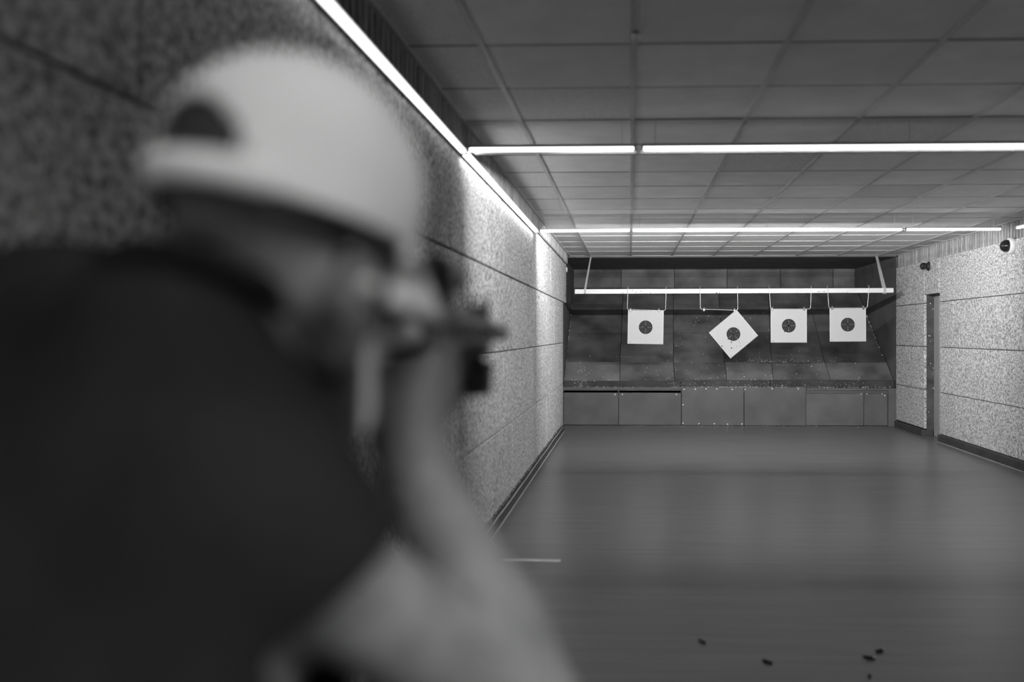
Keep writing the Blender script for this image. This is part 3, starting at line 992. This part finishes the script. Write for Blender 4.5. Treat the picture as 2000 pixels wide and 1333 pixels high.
fr = []
for i, (z, r) in enumerate(((1.378, .0095), (1.358, .0095), (1.339, .0088))):
    fr.append(([V(-.214, .905, z - .004), V(-.196, .938, z), V(-.205, .972, z - .002), V(-.232, .982, z - .003), V(-.252, .966, z - .002)][:5], r))
fr.insert(0, ([V(-.212, .908, 1.392), V(-.197, .94, 1.403), V(-.199, .975, 1.404), V(-.214, .997, 1.402)], .0092))
hand(J['wrR'], V(-.23, .875, 1.330), V(-.226, .898, 1.372), V(.35, -.9, .2), fr,
     [V(-.245, .88, 1.345), V(-.268, .90, 1.378), V(-.270, .935, 1.398), V(-.262, .962, 1.402)])
fL = []
for i, (z, r) in enumerate(((1.392, .0095), (1.373, .0097), (1.354, .0095), (1.336, .0086))):
    fL.append(([V(-.258, 1.235, z), V(-.250, 1.268, z), V(-.228, 1.276, z), V(-.208, 1.258, z), V(-.209, 1.236, z - .001)], r))
hand(J['wrL'], V(-.285, 1.207, 1.350), V(-.262, 1.222, 1.374), V(.9, -.45, 0), fL,
     [V(-.272, 1.205, 1.36), V(-.25, 1.193, 1.385), V(-.224, 1.2, 1.398), V(-.207, 1.214, 1.40)])
b_o = pmesh('body', body.mesh('body', M['skin']))
bd = b_o

# eyes and lips
for s in (-1, 1):
    eo = MB().ellipsoid(H(.078, .031 * s, -.045), (.0125, .0125, .0125)).mesh('eye', M['eyewhite'], True)
    e_o = pmesh('eye', eo)
    link('iris', MB().ellipsoid(H(.0885, .031 * s, -.046), (.0035, .006, .006), HR).mesh('iris', M['iris'], True), e_o)
pmesh('lips', MB().ellipsoid(H(.091, 0, -.100), (.008, .022, .0085), HR).mesh('lips', M['lip'], True))

# short hair around the back of the head and before the ears
hv, hfc = [], []
na, ne = 48, 12
for j in range(ne + 1):
    for i in range(na + 1):
        az = math.radians(-100 + 200 * i / na)        # 0 = straight back
        side = abs(math.degrees(az))
        low = -.045 if side < 50 else (-.045 + (side - 50) / 30 * .003 if side < 78 else -.042 - (.038 if side > 86 else 0))
        u = .05 + (low - .05) * j / ne
        s = math.sqrt(max(1 - ((u + .004) / .125) ** 2, .05))
        hv.append(H(-.1015 * s * math.cos(az) * (1 if u > -.05 else 1 - (-.05 - u) * 3.2), .082 * s * math.sin(az) * (1 if u > -.05 else 1 - (-.05 - u) * 2.6), u))
for j in range(ne):
    for i in range(na):
        hfc.append((j * (na + 1) + i, j * (na + 1) + i + 1, (j + 1) * (na + 1) + i + 1, (j + 1) * (na + 1) + i))
ho = pmesh('hair', MB().add(hv, hfc).mesh('hair', M['hair'], True))
sm = ho.modifiers.new('thick', 'SOLIDIFY'); sm.thickness = .006; sm.offset = 0

# t-shirt: inflated torso and sleeves, open at neck, cuffs and hem
sh = Sdf((-.80, .36, .78), (.02, 1.10, 1.62), .006)
S = sh
S.cone(J['pelvis'] - TR * .065 - V(0, 0, .06), J['belly'] - TR * .05, .142, .13, .06).cone(J['pelvis'] + TR * .065 - V(0, 0, .06), J['belly'] + TR * .05, .142, .13, .06)
S.cone(J['belly'] - TR * .05, J['chest'] - TR * .07, .125, .130, .06).cone(J['belly'] + TR * .05, J['chest'] + TR * .07, .125, .130, .06)
S.cone(J['chest'] - TR * .06, J['upper'] - TR * .08 + V(0, 0, .04), .130, .100, .06).cone(J['chest'] + TR * .06, J['upper'] + TR * .07 - V(0, 0, .02), .130, .100, .06)
S.cone(J['upper'], J['neck'], .10, .066, .05)
S.cone(J['neck'], J['shR'], .06, .066, .05).cone(J['neck'], J['shL'], .060, .072, .05)
S.cone(J['neck'], J['skull'], .066, .066, .02)
torso_d = S.d.copy()
eR = J['shR'].lerp(J['elR'], .75)
eL = J['shL'].lerp(J['elL'], .75)
S.cone(J['shR'], eR, .068, .072, .05).cone(J['shL'], eL, .072, .072, .05)
S.folds(.0035, 30, 4)
nk_n = V(.008, .046, .07).normalized()
nk_p = V(-.324, .64, 1.438)
dR, dL = (J['elR'] - J['shR']).normalized(), (J['elL'] - J['shL']).normalized()
dR = (dR + V(0, 0, -.35)).normalized()
cR, cL = J['shR'].lerp(J['elR'], .30), J['shL'].lerp(J['elL'], .56)


def keep_shirt(c):
    qn = c - np.array(nk_p)
    near_neck = np.linalg.norm(qn - (qn @ np.array(nk_n))[:, None] * np.array(nk_n), axis=1) < .088
    k = ~(((c - np.array(nk_p)) @ np.array(nk_n) > 0) & near_neck)
    ix = np.clip(np.round((c - sh.lo) / sh.vox).astype(int), 0, sh.n - 1)
    off = torso_d[ix[:, 0], ix[:, 1], ix[:, 2]]          # how far from the torso: only the sleeves are cut short
    for p0, dd in ((cR, dR), (cL, dL)):
        q = c - np.array(p0)
        t = q @ np.array(dd)
        k &= ~((t > 0) & (np.linalg.norm(q - t[:, None] * np.array(dd), axis=1) < .16) & (t < .35) & (off > .010))
    return k & (c[:, 2] > .80)


so = pmesh('t_shirt', sh.mesh('t_shirt', M['shirt'], keep_shirt, ((nk_p, nk_n), (cR, dR), (cL, dL))))
sm = so.modifiers.new('thick', 'SOLIDIFY'); sm.thickness = .003; sm.offset = 1
# ribbed collar
ax1 = nk_n.orthogonal().normalized(); ax2 = nk_n.cross(ax1)
ring = []
for k in range(33):
    a = 2 * math.pi * k / 32
    ring.append(nk_p + ax1 * math.cos(a) * .074 + ax2 * math.sin(a) * .074 - nk_n * .002)
link('collar', MB().tube(ring, .011, 10, False).mesh('collar', M['shirt_rib'], True), so)

# trousers
tr = Sdf((-.75, .42, .03), (-.05, 1.08, 1.06), .008)
S = tr
S.cone(J['pelvis'] - TR * .06 - V(0, 0, .03), J['pelvis'] + TR * .06 - V(0, 0, .03), .112, .112, .04)
for s in 'RL':
    S.cone(J['hip' + s], J['kn' + s], .092, .072, .05).cone(J['kn' + s], J['an' + s], .072, .062, .04)
S.folds(.003, 28, 9)
to = pmesh('trousers', tr.mesh('trousers', M['trousers'], lambda c: (c[:, 2] > .085) & (c[:, 2] < .93)))
sm = to.modifiers.new('thick', 'SOLIDIFY'); sm.thickness = .003; sm.offset = 1
for s in 'RL':
    a_ = J['an' + s]
    s_ = Sdf((a_.x - .2, a_.y - .2, -.02), (a_.x + .25, a_.y + .27, .2), .005)
    s_.cone(a_ - V(0, 0, .0), a_ - V(0, 0, .045), .048, .044, .02).cone(a_ - TF * .035 - V(0, 0, .045), a_ + TF * .15 - V(0, 0, .055), .043, .036, .03)
    shoe = pmesh('shoe', s_.mesh('shoe', M['shoe'], lambda c: c[:, 2] > .014))
    side_ = TF.cross(V(0, 0, 1))
    pts = []
    for k in range(24):
        t = 2 * math.pi * k / 24
        f_ = .057 + .132 * math.cos(t)
        pts.append(a_ + TF * f_ + side_ * (.045 * math.sin(t)))
    vs = [V(q.x, q.y, .001) for q in pts] + [V(q.x, q.y, .022) for q in pts]
    fs = [tuple(range(24)), tuple(range(24, 48))] + [(k, (k + 1) % 24, 24 + (k + 1) % 24, 24 + k) for k in range(24)]
    link('sole', MB().add(vs, fs).mesh('sole', M['sole']), shoe)

# cap: crown with the arched opening at the back, strap, brim, button
AX = (.106, .090, .100)
na, ne = 180, 50
RIM = -.030
vs, fs, ok = [], [], []


def crown_pt(az, u, grow=0.0):
    s = math.sqrt(max(1 - (u / (AX[2] + grow)) ** 2, 0)) if u > 0 else 1 - (u / .20) ** 2
    return H(-(AX[0] + grow) * s * math.cos(az), (AX[1] + grow) * s * math.sin(az), u)


for j in range(ne + 1):
    t = j / ne
    u = RIM + (AX[2] * .9985 - RIM) * math.sin(t * math.pi / 2)
    for i in range(na):
        vs.append(crown_pt(2 * math.pi * i / na, u))
for j in range(ne):
    for i in range(na):
        am = math.degrees((i + .5) / na * 2 * math.pi)
        am = am - 360 if am > 180 else am
        t = (j + .5) / ne
        um = RIM + (AX[2] - RIM) * math.sin(t * math.pi / 2)
        q = abs(am) / 34
        if q < 1 and um < RIM + .003 + .058 * math.sqrt(1 - q * q):
            continue
        fs.append((j * na + i, j * na + (i + 1) % na, (j + 1) * na + (i + 1) % na, (j + 1) * na + i))
used = sorted({i for f in fs for i in f})
mp = {u: k for k, u in enumerate(used)}
cap = pmesh('cap', MB().add([vs[u] for u in used], [tuple(mp[i] for i in f) for f in fs]).mesh('cap', M['cap'], True))
sm = cap.modifiers.new('thick', 'SOLIDIFY'); sm.thickness = .003; sm.offset = 1
mb = MB()
n = 16
st = []
for zz in (RIM - .003, RIM + .018):
    st += [crown_pt(math.radians(-44 + 88 * i / n), zz, .001) for i in range(n + 1)]
mb.add(st, [(i, i + 1, n + 2 + i, n + 1 + i) for i in range(n)])
so_ = link('strap', mb.mesh('strap', M['cap'], True), cap)
sm = so_.modifiers.new('thick', 'SOLIDIFY'); sm.thickness = .004; sm.offset = 1
nb, nr = 24, 8
bv = []
for j in range(nr + 1):
    t = j / nr
    for i in range(nb + 1):
        a = math.radians(-66 + 132 * i / nb)
        base = V(AX[0] * 1.0 * math.cos(a), AX[1] * 1.0 * math.sin(a), RIM + .004)
        ext = .078 * math.cos(a * 90 / 66) ** .55 if abs(i - nb / 2) < nb / 2 else 0
        f_ = base.x + ext * t
        r_ = base.y * (1 - .10 * t)
        u_ = base.z - .020 * t * t - 2.6 * t * r_ ** 2 - .018 * t
        bv.append(H(f_, r_, u_))
brim = link('brim', MB().add(bv, [(j * (nb + 1) + i, j * (nb + 1) + i + 1, (j + 1) * (nb + 1) + i + 1, (j + 1) * (nb + 1) + i) for j in range(nr) for i in range(nb)]).mesh('brim', M['cap'], True), cap)
sm = brim.modifiers.new('thick', 'SOLIDIFY'); sm.thickness = .004; sm.offset = 0
link('button', MB().ellipsoid(H(0, 0, AX[2] + .002), (.008, .008, .004), HR).mesh('button', M['cap'], True), cap)
for a in range(0, 360, 60):
    az = math.radians(a + 30)
    pts = [crown_pt(az, RIM + (AX[2] * .995 - RIM) * math.sin((k / 12) * math.pi / 2), .0032) for k in range(13)]
    link('seam', MB().tube(pts, .0012, 5).mesh('seam', M['cap'], True), cap)

# shooting glasses and ear plugs
gl = pmesh('glasses', MB().tube([H(.088, -.066, -.042), H(.10, -.03, -.034), H(.105, 0, -.036), H(.10, .03, -.034), H(.088, .066, -.042)], .004, 8).mesh('glasses', M['gun'], True))
for s in (-1, 1):
    link('temple', MB().tube([H(.088, .066 * s, -.042), H(.08, .078 * s, -.044), H(.03, .086 * s, -.046), H(-.012, .092 * s, -.05), H(-.026, .086 * s, -.062)], .0035, 8).mesh('temple', M['gun'], True), gl)
    link('lens', MB().ellipsoid(H(.097, .034 * s, -.052), (.002, .028, .019), HR).mesh('lens', M['lens'], True), gl)
    pmesh('ear_plug', MB().ellipsoid(H(.002, .09 * s, -.074), (.008, .009, .008), HR).mesh('ear_plug', M['strap'], True))

# ------------------------------------------------------------------ the rifle
gun = empty('rifle', (GX, .95, 1.426), 'black rifle with sights and pale stock held up to the cheek', 'rifle')


def gp(name, mb, m, parent=None, smooth=False):
    mb.v = [(x - GX, y - .95, z - 1.42) for x, y, z in mb.v]
    return mb.build(name, M[m], parent or gun, smooth)


gp('stock', MB().cbox(GX - .017, GX + .017, .70, .875, 1.402, 1.425, .006).hexa(
    [(GX - .016, .685, 1.33), (GX + .016, .685, 1.33), (GX + .015, .715, 1.345), (GX - .015, .715, 1.345), (GX - .016, .68, 1.424), (GX + .016, .68, 1.424), (GX + .016, .715, 1.424), (GX - .016, .715, 1.424)]), 'stock')
gp('butt_pad', MB().cbox(GX - .017, GX + .017, .664, .682, 1.325, 1.427, .005), 'gun')
gp('receiver', MB().cbox(GX - .021, GX + .021, .87, 1.02, 1.392, 1.438, .006).cbox(GX - .016, GX + .016, .90, 1.0, 1.38, 1.396, .003), 'gun')
gp('bolt_handle', MB().tube([(GX + .015, .915, 1.425), (GX + .05, .91, 1.418)], .005, 8).ellipsoid((GX + .052, .91, 1.418), (.009, .009, .009)), 'gun', None, True)
gp('rail', MB().cbox(GX - .011, GX + .011, .88, 1.3, 1.437, 1.446, .002), 'gun')
gp('handguard', MB().cbox(GX - .024, GX + .024, 1.02, 1.31, 1.395, 1.438, .008), 'gunplate')
for k in range(5):
    for s in (-1, 1):
        gp('vent_slot', MB().cbox(GX + s * .0235 - .0015, GX + s * .0235 + .0015, 1.05 + k * .05, 1.08 + k * .05, 1.409, 1.422, .001), 'hole')
gp('barrel', MB().tube([(GX, 1.30, 1.418), (GX, 1.47, 1.418)], [.0105, .009], 14), 'gun', None, True)
gp('muzzle', MB().tube([(GX, 1.455, 1.418), (GX, 1.46, 1.418), (GX, 1.51, 1.418), (GX, 1.512, 1.418)], [.012, .017, .017, .012], 18), 'muzzle', None, True)
gp('pistol_grip', MB().hexa([(GX - .014, .915, 1.318), (GX + .014, .915, 1.318), (GX + .014, .955, 1.312), (GX - .014, .955, 1.312),
                             (GX - .015, .925, 1.395), (GX + .015, .925, 1.395), (GX + .015, .965, 1.395), (GX - .015, .965, 1.395)]), 'gun')
gp('trigger_guard', MB().tube([(GX, .965, 1.385), (GX, .97, 1.366), (GX, 1.0, 1.362), (GX, 1.025, 1.37), (GX, 1.03, 1.392)], .003, 8), 'gun', None, True)
gp('trigger', MB().tube([(GX, 1.0, 1.392), (GX, .997, 1.38), (GX, 1.003, 1.37)], .0025, 8), 'muzzle', None, True)
gp('magazine', MB().hexa([(GX - .012, 1.055, 1.318), (GX + .012, 1.055, 1.318), (GX + .012, 1.105, 1.326), (GX - .012, 1.105, 1.326),
                          (GX - .012, 1.03, 1.4), (GX + .012, 1.03, 1.4), (GX + .012, 1.085, 1.4), (GX - .012, 1.085, 1.4)]), 'gun')
gp('fore_grip', MB().tube([(GX, 1.245, 1.398), (GX, 1.245, 1.375), (GX, 1.245, 1.335), (GX, 1.245, 1.322)], [.019, .016, .018, .017], 16), 'gun', None, True)
gp('rear_sight', MB().cbox(GX - .016, GX + .016, .875, .90, 1.444, 1.475, .003).tube([(GX, .868, 1.483), (GX, .905, 1.483)], .0155, 16), 'gun')
op = gp('red_dot_sight', MB().cbox(GX - .012, GX + .012, 1.02, 1.06, 1.444, 1.47, .003).tube(
    [(GX, .995, 1.487), (GX, 1.0, 1.487), (GX, 1.085, 1.487), (GX, 1.09, 1.487)], [.019, .022, .022, .019], 20), 'gun')
gp('front_sight', MB().cbox(GX - .016, GX + .016, 1.285, 1.312, 1.436, 1.456, .003).cbox(GX - .016, GX - .011, 1.288, 1.309, 1.454, 1.472, .001).cbox(
    GX + .011, GX + .016, 1.288, 1.309, 1.454, 1.472, .001).cbox(GX - .002, GX + .002, 1.295, 1.30, 1.454, 1.468, .0005), 'gun')
